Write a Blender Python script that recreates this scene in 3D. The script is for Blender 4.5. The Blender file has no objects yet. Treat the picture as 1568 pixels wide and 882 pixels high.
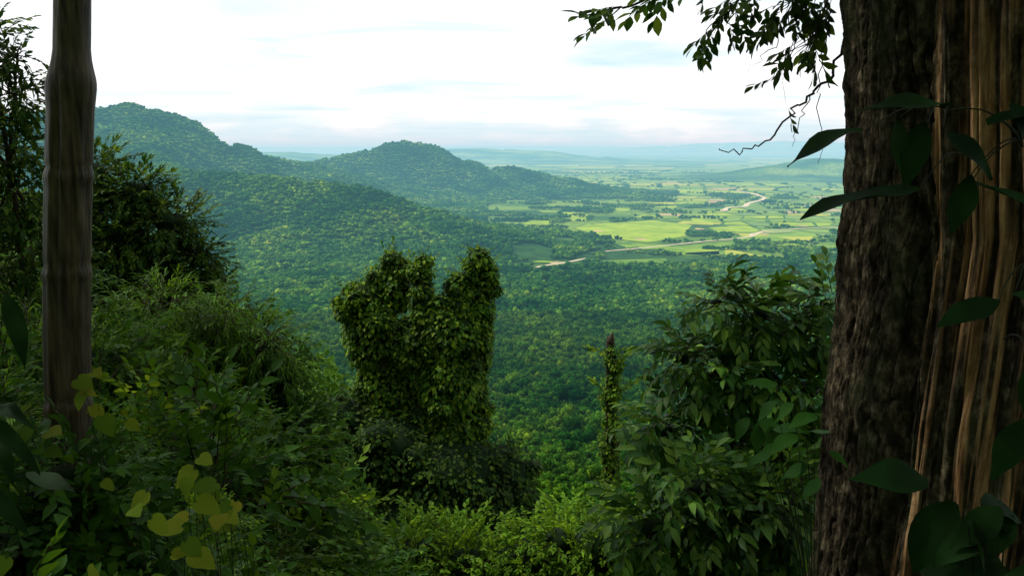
import bpy, math, numpy as np, time
from mathutils import Vector
T0=time.time()
rng=np.random.default_rng(7)
sc=bpy.context.scene
VAL=-300.0
# ------------------------------------------------------------------ noise
def h2(ix,iy,s):
    n=(ix.astype(np.int64)*374761393+iy.astype(np.int64)*668265263+s*1442695041)&0x7fffffff
    n=((n^(n>>13))*1274126177)&0x7fffffff
    return ((n^(n>>16))&0xffff)/65535.0
def vn(x,y,s=0):
    ix=np.floor(x);iy=np.floor(y);fx=x-ix;fy=y-iy
    fx=fx*fx*(3-2*fx);fy=fy*fy*(3-2*fy)
    a=h2(ix,iy,s);b=h2(ix+1,iy,s);c=h2(ix,iy+1,s);d=h2(ix+1,iy+1,s)
    return (a*(1-fx)+b*fx)*(1-fy)+(c*(1-fx)+d*fx)*fy
def fbm(x,y,o=4,s=0):
    r=0;a=.5;t=0
    for i in range(o):
        r=r+a*vn(x*2**i,y*2**i,s+i*17);t+=a;a*=.5
    return r/t
# ------------------------------------------------------------------ terrain function
_main=[(-3600,3700,330),(-2700,3500,400),(-2070,3500,430),(-1740,3500,446),(-1566,3500,452),(-1400,3480,425),(-1274,3500,360),(-1180,3600,296),(-1106,3800,258),(-1028,4000,225),(-1050,4400,90)]
RIDGES=[
 (640,[(x*1.2,y*1.2,300+(h-300)*1.2) for x,y,h in _main]),
 (340,[(-1700,3900,330),(-1450,3450,265),(-1170,3000,212),(-730,2800,196),(-470,2750,160),(-337,2700,112),(-190,2650,66),(-60,2600,22),(0,2560,2)]),
 (430,[(-1900,5600,190),(-1309,5500,190),(-1015,5500,250),(-766,5500,312),(-683,5500,322),(-517,5500,302),(-350,5500,230),(-183,5550,155),(-17,5600,166),(192,5600,108),(363,5600,22)]),
 (260,[(300,5200,30),(520,5250,42),(700,5200,20)]),
 (700,[(2350,8600,50),(2700,8500,140),(3050,8600,195),(3500,8500,185),(4500,8600,260)]),
 (1500,[(-5200,15000,200),(-3900,15000,215),(-3000,15500,160)]),
 (1600,[(-1500,18000,260),(-600,18000,280),(500,18000,230),(1400,18000,120)]),
 (3500,[(3200,38000,200),(6200,38000,320),(8500,38000,450),(12000,38500,560),(15000,38000,480),(19500,38000,640),(26000,38000,700)]),
 (4000,[(-26000,48000,350),(-12000,48000,300),(-2000,48000,340),(5000,48000,350)]),
]
def hills(x,y):
    acc=np.zeros_like(x);g=np.zeros_like(x)
    for w,P in RIDGES:
        best=np.zeros_like(x);bg=np.zeros_like(x)
        for (x0,y0,a),(x1,y1,b) in zip(P[:-1],P[1:]):
            dx,dy=x1-x0,y1-y0
            t=np.clip(((x-x0)*dx+(y-y0)*dy)/(dx*dx+dy*dy),0,1)
            d=np.hypot(x-(x0+t*dx),y-(y0+t*dy))
            pr=np.exp(-(d/w)**2)
            v=(a+(b-a)*t)*pr
            m=v>best
            best=np.where(m,v,best);bg=np.where(m,pr,bg)
        acc+=best**5;g=np.maximum(g,bg)
    h=acc**.2
    r=1-np.abs(2*fbm(x/420+3.1,y/420,4,5)-1)
    r2=1-np.abs(2*fbm(x/170+3.1,y/170+1,3,9)-1)
    h=h*(1-(.85*(r-.45)+.34*(r2-.5))*(1-g)**.6)*(1+.10*(fbm(x/260,y/260,3,31)-.5))
    return np.clip(np.where(h<3,0,h-3),0,None)
SB=np.array([-3,-1,-.6,-.45,-.3,-.17,-.05,.12,.25,.4,.6,1,3])
SS=np.array([-.0,-.05,-.15,-.22,-.34,-.50,-.62,-.62,-.54,-.46,-.38,-.2,-.0])
def ground(x,y):
    x=np.asarray(x,float);y=np.asarray(y,float)
    yp=np.clip(y,0,None);b=x/np.maximum(yp,2.0)
    s=np.interp(b,SB,SS)
    z=-1.6+s*np.minimum(yp,40)-.54*np.clip(yp-40,0,None)
    z=z+np.where(y<0,np.minimum(-y*.5,160),0)
    z=z+(fbm(x/3,y/3,3,2)-.5)*.5*np.clip(yp/6,0,1)+(fbm(x/60,y/60,3,4)-.5)*16*np.clip((yp-40)/80,0,1)
    m=hills(x,y)
    v=VAL+m
    return np.where(y>640,v,np.maximum(z,v))
# ------------------------------------------------------------------ mesh utils
def mk(name,V,F4=None,F3=None,mats=(),mi4=None,mi3=None,smooth=False,attrs=None,link=True,parent=None):
    me=bpy.data.meshes.new(name)
    V=np.asarray(V,np.float32)
    F4=np.zeros((0,4),np.int32) if F4 is None else np.asarray(F4,np.int32).reshape(-1,4)
    F3=np.zeros((0,3),np.int32) if F3 is None else np.asarray(F3,np.int32).reshape(-1,3)
    me.vertices.add(len(V));me.vertices.foreach_set('co',V.ravel())
    nl=F4.size+F3.size
    me.loops.add(nl);me.loops.foreach_set('vertex_index',np.concatenate([F4.ravel(),F3.ravel()]))
    me.polygons.add(len(F4)+len(F3))
    st=np.concatenate([np.arange(len(F4))*4,F4.size+np.arange(len(F3))*3]).astype(np.int32)
    me.polygons.foreach_set('loop_start',st)
    for m in mats: me.materials.append(m)
    if mi4 is not None or mi3 is not None:
        a=np.zeros(len(F4),np.int32) if mi4 is None else np.asarray(mi4,np.int32)
        b=np.zeros(len(F3),np.int32) if mi3 is None else np.asarray(mi3,np.int32)
        me.polygons.foreach_set('material_index',np.concatenate([a,b]))
    if smooth: me.polygons.foreach_set('use_smooth',np.ones(len(F4)+len(F3),bool))
    me.update(calc_edges=True)
    if attrs:
        for k,v in attrs.items():
            v=np.asarray(v,np.float32)
            if v.ndim==1:
                at=me.attributes.new(k,'FLOAT','POINT');at.data.foreach_set('value',v)
            elif v.shape[1]==3:
                at=me.attributes.new(k,'FLOAT_VECTOR','POINT');at.data.foreach_set('vector',v.ravel())
            else:
                at=me.attributes.new(k,'FLOAT_COLOR','POINT');at.data.foreach_set('color',v.ravel())
    ob=bpy.data.objects.new(name,me)
    if link: sc.collection.objects.link(ob)
    if parent: ob.parent=parent
    return ob
class MB:
    def __init__(s): s.V=[];s.F=[];s.M=[];s.n=0
    def add(s,V,F,m=0):
        V=np.asarray(V,float).reshape(-1,3);F=np.asarray(F,int).reshape(-1,4)
        s.V.append(V);s.F.append(F+s.n);s.M.append(np.full(len(F),m));s.n+=len(V)
    def out(s,name,mats,**k):
        return mk(name,np.concatenate(s.V),np.concatenate(s.F),None,mats,np.concatenate(s.M),**k)
def nrm(v): return v/np.maximum(np.linalg.norm(v,axis=-1,keepdims=True),1e-9)
def tube(P,R,k=8):
    P=np.asarray(P,float);R=np.asarray(R,float);n=len(P)
    T=nrm(np.gradient(P,axis=0))
    hlp=np.array([1,0,0.]) if abs(T[:,2]).mean()>.7 else np.array([0,0,1.])
    A=nrm(np.cross(T,hlp));B=np.cross(T,A)
    a=np.linspace(0,2*np.pi,k,endpoint=False)
    V=P[:,None]+R[:,None,None]*(np.cos(a)[None,:,None]*A[:,None]+np.sin(a)[None,:,None]*B[:,None])
    i=np.arange(n-1)[:,None]*k;j=np.arange(k)[None];j2=(j+1)%k
    F=np.stack([i+j,i+j2,i+k+j2,i+k+j],-1).reshape(-1,4)
    return V.reshape(-1,3),F
def curve(a,b,sag=0,n=8,wob=0,r=None):
    r=r or rng
    t=np.linspace(0,1,n)[:,None]
    a=np.asarray(a,float);b=np.asarray(b,float)
    P=a*(1-t)+b*t
    P[:,2]-=sag*(4*t*(1-t))[:,0]
    if wob:
        w=r.normal(0,wob,(n,3));w[0]=0;w=np.cumsum(w,0)*.6;P+=w*(t*(1.3-t)*2)
    return P
def leaf(L=1,W=.4,seg=3,fold=.25,droop=.2,base=.0,pw=.8):
    t=np.linspace(0,1,seg+1)
    w=W*.5*np.sin(np.pi*np.clip(t,0.02,.985)**pw)
    z=-droop*L*t**2
    V=[]
    for ti,wi,zi in zip(t,w,z):
        V+= [(ti*L,-wi,zi+fold*wi),(ti*L,0,zi),(ti*L,wi,zi+fold*wi)]
    F=[]
    for i in range(seg):
        a=i*3
        F+=[(a,a+1,a+4,a+3),(a+1,a+2,a+5,a+4)]
    return np.array(V),np.array(F)
def qleaf(L=1,W=.5,droop=.15):
    return np.array([(0,0,0),(.45*L,-W/2,.06*L),(L,0,-droop*L),(.45*L,W/2,.06*L)]),np.array([(0,1,2,3)])
def heart(L=1):
    t=np.array([-.12,0,.2,.45,.7,.88,1.0]);w=np.array([.16,.36,.45,.40,.26,.12,.01])
    V=[];F=[]
    for ti,wi in zip(t,w):
        c=ti if ti>=0 else 0.0
        V+=[(ti*L,-wi*L,.10*wi*L-.12*ti*ti*L),(c*L,0,-.12*c*c*L),(ti*L,wi*L,.10*wi*L-.12*ti*ti*L)]
    for i in range(len(t)-1):
        a=i*3;F+=[(a,a+1,a+4,a+3),(a+1,a+2,a+5,a+4)]
    return np.array(V),np.array(F)
def basis(d,up):
    x=nrm(d);y=nrm(np.cross(up,x));z=np.cross(x,y)
    return np.stack([x,y,z],-1)
def inst(V,F,B,S,T):
    m=len(T);n=len(V)
    W=np.einsum('mij,nj->mni',B,V)*np.asarray(S).reshape(-1,1,1)+T[:,None]
    FF=(F[None]+(np.arange(m)*n)[:,None,None]).reshape(-1,F.shape[1])
    return W.reshape(-1,3),FF
def spray(n=9,L=.5,ll=.16,lw=.06,seg=2,ang=50,simple=False,droop=.25,seed=0,pw=.8,twig=True):
    r=np.random.default_rng(seed);b=MB()
    t=np.linspace(.12,1,n)
    P=np.stack([t*L,np.zeros(n),-.25*L*t**2],-1)
    sg=np.where(np.arange(n)%2==0,1,-1)
    a=np.radians(ang*(1-.5*t)+r.normal(0,12,n))*sg;a[-1]=0
    d=np.stack([np.cos(a),np.sin(a),-.25+r.normal(0,.2,n)],-1)
    up=nrm(np.stack([r.normal(0,.3,n),r.normal(0,.3,n),np.ones(n)],-1))
    lv=qleaf(1,lw/ll,droop) if simple else leaf(1,lw/ll,seg,.3,droop,pw=pw)
    b.add(*inst(lv[0],lv[1],basis(d,up),ll*r.uniform(.7,1.15,n),P),0)
    if twig:
        tt=np.linspace(0,1,4);b.add(*tube(np.stack([tt*L,0*tt,-.25*L*tt**2],-1),np.linspace(.012,.004,4)*L*1.3,3),1)
    return np.concatenate(b.V),np.concatenate(b.F),np.concatenate(b.M)
def sph(n,r=None):
    r=r or rng
    return nrm(r.normal(size=(n,3)))
def blobpts(blobs,n,r,inner=.75,lump=.18):
    C=np.array([b[0] for b in blobs],float);R=np.array([b[1] if np.ndim(b[1]) else [b[1]]*3 for b in blobs],float)
    A=(R[:,0]*R[:,1]+R[:,1]*R[:,2]+R[:,0]*R[:,2]);k=r.choice(len(blobs),int(n*1.8),p=A/A.sum())
    d=sph(len(k),r);f=1+lump*(np.sin(d[:,0]*5+k)*np.sin(d[:,1]*6+k*2)*np.cos(d[:,2]*5+k))
    q=r.uniform(inner,1.04,len(k))
    P=C[k]+d*R[k]*(f*q)[:,None]
    N=nrm(d/R[k])
    ins=np.zeros(len(P),bool)
    for i in range(len(C)):
        e=(((P-C[i])/R[i])**2).sum(1)
        ins|=(e<.62)&(k!=i)
    P=P[~ins][:n];N=N[~ins][:n]
    return P,N
def ico(sub=2):
    import bmesh
    bm=bmesh.new();bmesh.ops.create_icosphere(bm,subdivisions=sub,radius=1)
    V=np.array([v.co[:] for v in bm.verts]);F=np.array([[l.index for l in f.verts] for f in bm.faces]);bm.free()
    return V,F
ICO2=ico(2);ICO3=ico(3)
# ------------------------------------------------------------------ materials
def mat(name):
    m=bpy.data.materials.new(name);m.use_nodes=True;nt=m.node_tree;nt.nodes.clear();return m,nt
def N(nt,t,**k):
    n=nt.nodes.new(t)
    for a,b in k.items(): setattr(n,a,b)
    return n
def ramp(nt,stops):
    n=N(nt,'ShaderNodeValToRGB');e=n.color_ramp.elements
    while len(e)<len(stops): e.new(.5)
    for x,(p,c) in zip(e,stops): x.position=p;x.color=(*c,1)
    return n
def leafmat(name,cols,rough=.55,tr=.3,spec=.25,objrand=False,nscale=None,big=None):
    m,nt=mat(name);L=nt.links.new
    out=N(nt,'ShaderNodeOutputMaterial');p=N(nt,'ShaderNodeBsdfPrincipled')
    g=N(nt,'ShaderNodeNewGeometry');src=g.outputs['Random Per Island']
    if objrand:
        oi=N(nt,'ShaderNodeObjectInfo');a=N(nt,'ShaderNodeMath',operation='MULTIPLY');a.inputs[1].default_value=.45
        b=N(nt,'ShaderNodeMath',operation='MULTIPLY_ADD');b.inputs[1].default_value=.55
        L(src,a.inputs[0]);L(oi.outputs['Random'],b.inputs[0]);L(a.outputs[0],b.inputs[2]);src=b.outputs[0]
    k=len(cols);r=ramp(nt,[(i/(k-1),c) for i,c in enumerate(cols)])
    L(src,r.inputs[0]);col=r.outputs[0]
    def vary(col,scale,lo,hi,det=2,hue=0):
        nz=N(nt,'ShaderNodeTexNoise');nz.inputs['Scale'].default_value=scale;nz.inputs['Detail'].default_value=det
        L(g.outputs['Position'],nz.inputs['Vector'])
        mr=N(nt,'ShaderNodeMapRange');mr.inputs[1].default_value=.33;mr.inputs[2].default_value=.67;mr.inputs[3].default_value=lo;mr.inputs[4].default_value=hi
        L(nz.outputs[0],mr.inputs[0])
        hv=N(nt,'ShaderNodeHueSaturation');L(col,hv.inputs['Color']);L(mr.outputs[0],hv.inputs['Value'])
        if hue:
            m2=N(nt,'ShaderNodeMapRange');m2.inputs[1].default_value=.33;m2.inputs[2].default_value=.67;m2.inputs[3].default_value=.5+hue;m2.inputs[4].default_value=.5-hue
            L(nz.outputs[0],m2.inputs[0]);L(m2.outputs[0],hv.inputs['Hue'])
        return hv.outputs[0]
    col=vary(col,nscale or 1.3,.6,1.35)
    if big: col=vary(col,big,.40,1.6,6,.035)
    L(col,p.inputs['Base Color']);p.inputs['Roughness'].default_value=rough;p.inputs['Specular IOR Level'].default_value=spec
    if tr>0:
        t=N(nt,'ShaderNodeBsdfTranslucent');hs=N(nt,'ShaderNodeHueSaturation');hs.inputs['Value'].default_value=1.6;hs.inputs['Hue'].default_value=.48
        L(col,hs.inputs['Color']);L(hs.outputs[0],t.inputs['Color'])
        mx=N(nt,'ShaderNodeMixShader');mx.inputs[0].default_value=tr
        L(p.outputs[0],mx.inputs[1]);L(t.outputs[0],mx.inputs[2]);L(mx.outputs[0],out.inputs[0])
    else: L(p.outputs[0],out.inputs[0])
    return m
def simplemat(name,c1,c2,scale=5,rough=.85,stretch=(1,1,1),bump=.3,det=6,dist=.02):
    m,nt=mat(name);L=nt.links.new
    out=N(nt,'ShaderNodeOutputMaterial');p=N(nt,'ShaderNodeBsdfPrincipled')
    g=N(nt,'ShaderNodeNewGeometry');mp=N(nt,'ShaderNodeMapping');mp.inputs['Scale'].default_value=stretch
    L(g.outputs['Position'],mp.inputs[0])
    nz=N(nt,'ShaderNodeTexNoise');nz.inputs['Scale'].default_value=scale;nz.inputs['Detail'].default_value=det
    L(mp.outputs[0],nz.inputs['Vector'])
    r=ramp(nt,[(.3,c1),(.7,c2)]);L(nz.outputs[0],r.inputs[0]);L(r.outputs[0],p.inputs['Base Color'])
    p.inputs['Roughness'].default_value=rough;p.inputs['Specular IOR Level'].default_value=.2
    b=N(nt,'ShaderNodeBump');b.inputs['Strength'].default_value=bump;b.inputs['Distance'].default_value=dist
    L(nz.outputs[0],b.inputs['Height']);L(b.outputs[0],p.inputs['Normal'])
    L(p.outputs[0],out.inputs[0]);return m
M_crown=leafmat('forest_crown_leaves',[(.007,.038,.005),(.017,.072,.006),(.045,.125,.008),(.13,.22,.012)],.9,.0,.02,True,.15,.005)
M_hill=leafmat('hillside_leaves',[(.014,.05,.005),(.04,.11,.008),(.09,.18,.012)],.6,.2,.1,True,.3)
M_vine=leafmat('vine_leaves',[(.012,.05,.003),(.045,.12,.006),(.16,.24,.010)],.6,.3,.12)
M_bush=leafmat('bush_leaves',[(.008,.034,.003),(.020,.070,.004),(.045,.12,.005),(.15,.24,.012)],.6,.3,.10,True)
M_bush2=leafmat('light_bush_leaves',[(.022,.07,.004),(.055,.14,.007),(.13,.24,.012)],.6,.35,.08,True)
M_dark=leafmat('dark_tree_leaves',[(.010,.036,.005),(.024,.066,.006),(.075,.125,.010)],.6,.3,.10)
M_sap=leafmat('sapling_leaves',[(.014,.06,.006),(.04,.12,.010),(.11,.21,.020)],.5,.3,.2)
M_heart=leafmat('heart_leaves',[(.04,.085,.006),(.08,.13,.009),(.14,.15,.012)],.7,.4,.04)
M_big=leafmat('large_leaves',[(.004,.018,.003),(.009,.032,.005)],.65,.15,.05,nscale=9)
M_bigm=leafmat('broad_leaves',[(.010,.045,.006),(.022,.075,.008)],.65,.25,.06)
M_twig=simplemat('twig_bark',(.02,.015,.008),(.05,.036,.02),20)
M_stem=simplemat('creeper_stem',(.008,.012,.004),(.016,.022,.007),20)
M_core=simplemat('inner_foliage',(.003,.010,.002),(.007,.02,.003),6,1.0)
# terrain material
m,nt=mat('hillside_and_valley_ground');L=nt.links.new;M_ter=m
out=N(nt,'ShaderNodeOutputMaterial');p=N(nt,'ShaderNodeBsdfPrincipled');p.inputs['Roughness'].default_value=.95;p.inputs['Specular IOR Level'].default_value=.05
g=N(nt,'ShaderNodeNewGeometry')
def noise(sc_,det=5,st=(1,1,1)):
    mp=N(nt,'ShaderNodeMapping');mp.inputs['Scale'].default_value=st;L(g.outputs['Position'],mp.inputs[0])
    n=N(nt,'ShaderNodeTexNoise');n.inputs['Scale'].default_value=sc_;n.inputs['Detail'].default_value=det;L(mp.outputs[0],n.inputs['Vector']);return n
n1=noise(.0022,7,(.6,1,1));n2=noise(.03,5)
r1=ramp(nt,[(.40,(.02,.065,.009)),(.5,(.055,.13,.014)),(.60,(.14,.23,.025))])
r2=ramp(nt,[(.3,(.5,.5,.5)),(.7,(1.3,1.3,1.3))])
L(n1.outputs[0],r1.inputs[0]);L(n2.outputs[0],r2.inputs[0])
mx=N(nt,'ShaderNodeMix',data_type='RGBA',blend_type='MULTIPLY');mx.inputs[0].default_value=1
L(r1.outputs[0],mx.inputs[6]);L(r2.outputs[0],mx.inputs[7]);L(mx.outputs[2],p.inputs['Base Color'])
L(p.outputs[0],out.inputs[0])
# ------------------------------------------------------------------ terrain mesh
ang=np.concatenate([np.linspace(-180,-42,60,endpoint=False),np.linspace(-42,42,560,endpoint=False),np.linspace(42,180,60,endpoint=False)])
ang=np.radians(ang)
rr=np.concatenate([[.01],np.geomspace(.5,500,190,endpoint=False),np.geomspace(500,1800,70,endpoint=False),np.linspace(1800,7000,300,endpoint=False),np.geomspace(7000,90000,110)])
X=rr[:,None]*np.sin(ang)[None];Y=rr[:,None]*np.cos(ang)[None]
Z=ground(X.ravel(),Y.ravel())
V=np.stack([X.ravel(),Y.ravel(),Z],-1);k=len(ang)
i=np.arange(len(rr)-1)[:,None]*k;j=np.arange(k)[None];j2=(j+1)%k
F=np.stack([i+j,i+k+j,i+k+j2,i+j2],-1).reshape(-1,4)
mk('terrain',V,F,None,[M_ter],smooth=True)
# ------------------------------------------------------------------ fields
m,nt=mat('crop_fields');L=nt.links.new;M_field=m
out=N(nt,'ShaderNodeOutputMaterial');p=N(nt,'ShaderNodeBsdfPrincipled');p.inputs['Roughness'].default_value=.95;p.inputs['Specular IOR Level'].default_value=.05
at=N(nt,'ShaderNodeAttribute',attribute_name='fcol');g=N(nt,'ShaderNodeNewGeometry')
n1=N(nt,'ShaderNodeTexNoise');n1.inputs['Scale'].default_value=.012;n1.inputs['Detail'].default_value=8;n1.inputs['Roughness'].default_value=.65;L(g.outputs['Position'],n1.inputs['Vector'])
r2=ramp(nt,[(.3,(.45,.60,.6)),(.5,(.95,.97,.95)),(.7,(1.35,1.2,1.2))]);L(n1.outputs[0],r2.inputs[0])
mx=N(nt,'ShaderNodeMix',data_type='RGBA',blend_type='MULTIPLY');mx.inputs[0].default_value=1
L(at.outputs['Color'],mx.inputs[6]);L(r2.outputs[0],mx.inputs[7]);L(mx.outputs[2],p.inputs['Base Color']);L(p.outputs[0],out.inputs[0])
polys=[];fcols=[]
G1=(.23,.33,.02);G2=(.14,.24,.022);G3=(.16,.26,.04);TAN=(.36,.28,.14);YL=(.28,.32,.035)
def addpoly(P,c): polys.append(np.array(P,float));fcols.append(c)
addpoly([(233,3168),(300,3330),(420,3400),(581,3509),(700,3304),(640,3100),(590,2885),(500,2760),(426,2688),(317,2822)],G1)
addpoly([(0,2240),(-5,2420),(60,2490),(125,2450),(105,2210)],(.17,.28,.022))
addpoly([(130,2520),(120,2700),(200,2760),(210,2560)],G2)
addpoly([(60,2620),(55,2760),(105,2790),(112,2640)],G3)
addpoly([(250,2150),(230,2250),(420,2300),(400,2180)],(.10,.19,.02))
addpoly([(470,2350),(500,2420),(640,2480),(620,2390)],(.12,.21,.02))
addpoly([(430,2440),(470,2570),(700,2700),(690,2580)],G2)
addpoly([(240,2470),(250,2600),(380,2640),(400,2580)],G2)
addpoly([(720,2700),(760,2860),(1050,3030),(1060,2880)],(.15,.26,.025))
addpoly([(640,3350),(700,3480),(820,3460),(780,3300)],YL)
addpoly([(730,3010),(740,3200),(900,3260),(900,3080)],G1)
for q in [(310,3060),(690,3130),(1110,3260),(880,2940),(420,2790),(120,2200),(1180,3500)]:
    a=np.linspace(0,6.28,8)[:-1];addpoly([(q[0]+rng.uniform(12,26)*math.cos(t),q[1]+rng.uniform(20,44)*math.sin(t)) for t in a],TAN)
def grid(cx,cy,x0,x1,y0,y1,thr,seed,rot=.1,ystart=2500,ragged=400):
    r=np.random.default_rng(seed)
    nx=int((x1-x0)/cx);ny=int((y1-y0)/cy)
    gx,gy=np.meshgrid(x0+np.arange(nx+1)*cx,y0+np.arange(ny+1)*cy,indexing='ij')
    gx=gx+r.uniform(-.38,.38,gx.shape)*cx;gy=gy+r.uniform(-.38,.38,gx.shape)*cy
    gx,gy=gx+(gy-y0)*rot,gy-(gx-x0)*rot*.5
    for a in range(nx):
        for b in range(ny):
            P=np.array([(gx[a,b],gy[a,b]),(gx[a,b+1],gy[a,b+1]),(gx[a+1,b+1],gy[a+1,b+1]),(gx[a+1,b],gy[a+1,b])])
            c=P.mean(0)
            if c[0]<.01*c[1] and c[1]<9000: continue
            if c[1]<ystart+.12*c[0]+r.uniform(0,ragged): continue
            if abs(c[0]-460)<310 and abs(c[1]-3080)<480: continue
            if hills(P[:,0],P[:,1]).max()>1: continue
            if vn(np.array([c[0]/(cx*4)]),np.array([c[1]/(cy*4)]),seed)[0]*.6+r.random()*.4<thr: continue
            P=c+(P-c)*r.uniform(.78,.97)
            col=[G1,G2,G3,G2,YL,(.13,.22,.05),G3,G1][r.integers(8)]
            if r.random()<.04: col=TAN
            addpoly(P,col)
grid(110,140,0,2600,2250,2760,.52,13,.1,2200,300)
grid(110,150,0,2600,2740,5400,.40,3,.1,2500,200)
grid(260,330,0,4800,5400,9500,.32,4)
grid(700,800,-3000,10000,9500,24000,.34,5)
V=[];F3=[];C=[];n=0
for q_,(P,c) in enumerate(zip(polys,fcols)):
    m_=len(P);V+= [(x,y,VAL+1.2+(q_%7)*.02) for x,y in P];C+=[(*c,1)]*m_
    F3+=[(n,n+q+1,n+q) for q in range(1,m_-1)];n+=m_
fo=mk('farm_fields',V,None,F3,[M_field],attrs={'fcol':np.array(C)})
# roads
M_road=simplemat('dirt_road',(.42,.35,.23),(.55,.46,.32),.05)
ROADS=[([(60,2120),(128,2185),(187,2288),(205,2340)],13),
 ([(205,2340),(226,2418),(384,2545),(592,2688),(700,2760),(812,2885),(900,3040),(1109,3168),(1500,3300)],14),
 ([(812,2885),(840,2960),(1000,3060)],10),
 ([(1010,4060),(1080,4250),(1180,4340),(1260,4560),(1420,4850),(1500,5100),(1560,5500),(1540,5900)],28),
 ([(990,4020),(1010,4060)],36)]
rd=MB()
for q_,(P,w) in enumerate(ROADS):
    P=np.array(P,float)
    t=np.linspace(0,len(P)-1,len(P)*8);Q=np.stack([np.interp(t,range(len(P)),P[:,c]) for c in (0,1)],-1)
    for _ in range(3): Q[1:-1]=(Q[:-2]+Q[1:-1]*2+Q[2:])/4
    Q[:,1]+=np.sin(t*2.3)*12
    T=nrm(np.gradient(Q,axis=0));Nn=np.stack([-T[:,1],T[:,0]],-1)
    A=Q+Nn*w/2;B=Q-Nn*w/2;V=np.zeros((len(Q)*2,3));V[0::2,:2]=A;V[1::2,:2]=B;V[:,2]=VAL+1.8+q_*.03
    i=np.arange(len(Q)-1)*2;rd.add(V,np.stack([i,i+1,i+3,i+2],-1))
rd.out('dirt_road',[M_road])
RP=np.concatenate([np.stack([np.interp(np.linspace(0,len(P)-1,len(P)*25),range(len(P)),np.array(P)[:,c]) for c in (0,1)],-1) for P,w in ROADS])
def infields(x,y):
    ins=np.zeros(len(x),bool)
    for P in polys:
        x0,y0=P.min(0);x1,y1=P.max(0)
        c=np.where((x>x0)&(x<x1)&(y>y0)&(y<y1)&~ins)[0]
        if len(c)==0: continue
        xx,yy=x[c],y[c];r=np.zeros(len(c),bool)
        for a in range(len(P)):
            xa,ya=P[a];xb,yb=P[a-1]
            cond=((ya>yy)!=(yb>yy))&(xx<(xb-xa)*(yy-ya)/((yb-ya)+1e-9)+xa)
            r^=cond
        ins[c]|=r
    return ins
# ------------------------------------------------------------------ scatter with geometry nodes
def scatter(name,P,S,R,coll,nvar,idx=None):
    me=bpy.data.meshes.new(name);me.vertices.add(len(P));me.vertices.foreach_set('co',np.asarray(P,np.float32).ravel())
    for k_,v in (('scl',S),('rot',R)):
        a=me.attributes.new(k_,'FLOAT_VECTOR','POINT');a.data.foreach_set('vector',np.asarray(v,np.float32).ravel())
    if idx is None: idx=rng.integers(0,nvar,len(P))
    a=me.attributes.new('idx','INT','POINT');a.data.foreach_set('value',idx.astype(np.int32))
    ob=bpy.data.objects.new(name,me);sc.collection.objects.link(ob)
    ng=bpy.data.node_groups.new(name+'_scatter','GeometryNodeTree')
    ng.interface.new_socket('Geometry',in_out='INPUT',socket_type='NodeSocketGeometry')
    ng.interface.new_socket('Geometry',in_out='OUTPUT',socket_type='NodeSocketGeometry')
    gi=ng.nodes.new('NodeGroupInput');go=ng.nodes.new('NodeGroupOutput');ip=ng.nodes.new('GeometryNodeInstanceOnPoints')
    ci=ng.nodes.new('GeometryNodeCollectionInfo');ci.inputs['Collection'].default_value=coll
    ci.inputs['Separate Children'].default_value=True;ci.inputs['Reset Children'].default_value=True
    def na(n_,t):
        q=ng.nodes.new('GeometryNodeInputNamedAttribute');q.data_type=t;q.inputs['Name'].default_value=n_;return q
    er=ng.nodes.new('FunctionNodeEulerToRotation')
    l=ng.links.new
    l(gi.outputs[0],ip.inputs['Points']);l(ci.outputs[0],ip.inputs['Instance']);ip.inputs['Pick Instance'].default_value=True
    l(na('idx','INT').outputs[0],ip.inputs['Instance Index'])
    l(na('rot','FLOAT_VECTOR').outputs[0],er.inputs[0]);l(er.outputs[0],ip.inputs['Rotation'])
    l(na('scl','FLOAT_VECTOR').outputs[0],ip.inputs['Scale']);l(ip.outputs[0],go.inputs[0])
    md=ob.modifiers.new('scatter','NODES');md.node_group=ng
    return ob
def jitgrid(x0,x1,y0,y1,s):
    gx,gy=np.meshgrid(np.arange(x0,x1,s),np.arange(y0,y1,s),indexing='ij')
    x=(gx+rng.uniform(-.5,.5,gx.shape)*s).ravel();y=(gy+rng.uniform(-.5,.5,gx.shape)*s).ravel();return x,y
def build(b,name,mats,**kw):
    V=np.concatenate(b.V);F=np.concatenate(b.F);M=np.concatenate(b.M)
    tri=F[:,2]==F[:,3]
    return mk(name,V,F[~tri],F[tri][:,:3],mats,M[~tri],M[tri],**kw)
cf=bpy.data.collections.new('valley_tree_shapes')
for v in range(9):
    r=np.random.default_rng(50+v);b=MB();bb=[]
    near=v>=5
    for q_ in range(4 if v%2 else 6):
        Vi,Fi=ICO2
        c=np.array([r.normal(0,.3),r.normal(0,.3),r.uniform(.45,.95)]) if q_ else np.array([0,0,.6])
        s=r.uniform(.30,.52)*(.85 if near else 1);bb.append((tuple(c),(s,s,s*.85)))
        q=Vi*(1+r.uniform(-.3,.3,(len(Vi),1)))*s*[1,1,.85]*(.88 if near else 1)+c
        b.V.append(q);b.F.append(np.stack([Fi[:,0],Fi[:,1],Fi[:,2],Fi[:,2]],-1)+b.n);b.M.append(np.zeros(len(Fi),int));b.n+=len(q)
    if near:
        P,Nn=blobpts(bb,420,r,.85,.2)
        b.add(*inst(*qleaf(1,.7,.1),basis(nrm(sph(len(P),r)+Nn*.3),nrm(Nn+sph(len(P),r)*.5)),r.uniform(.09,.2,len(P)),P),0)
    cf.objects.link(build(b,f'canopy_crown_{v}',[M_crown],link=False))
PX=[];PY=[];PS=[]
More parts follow.
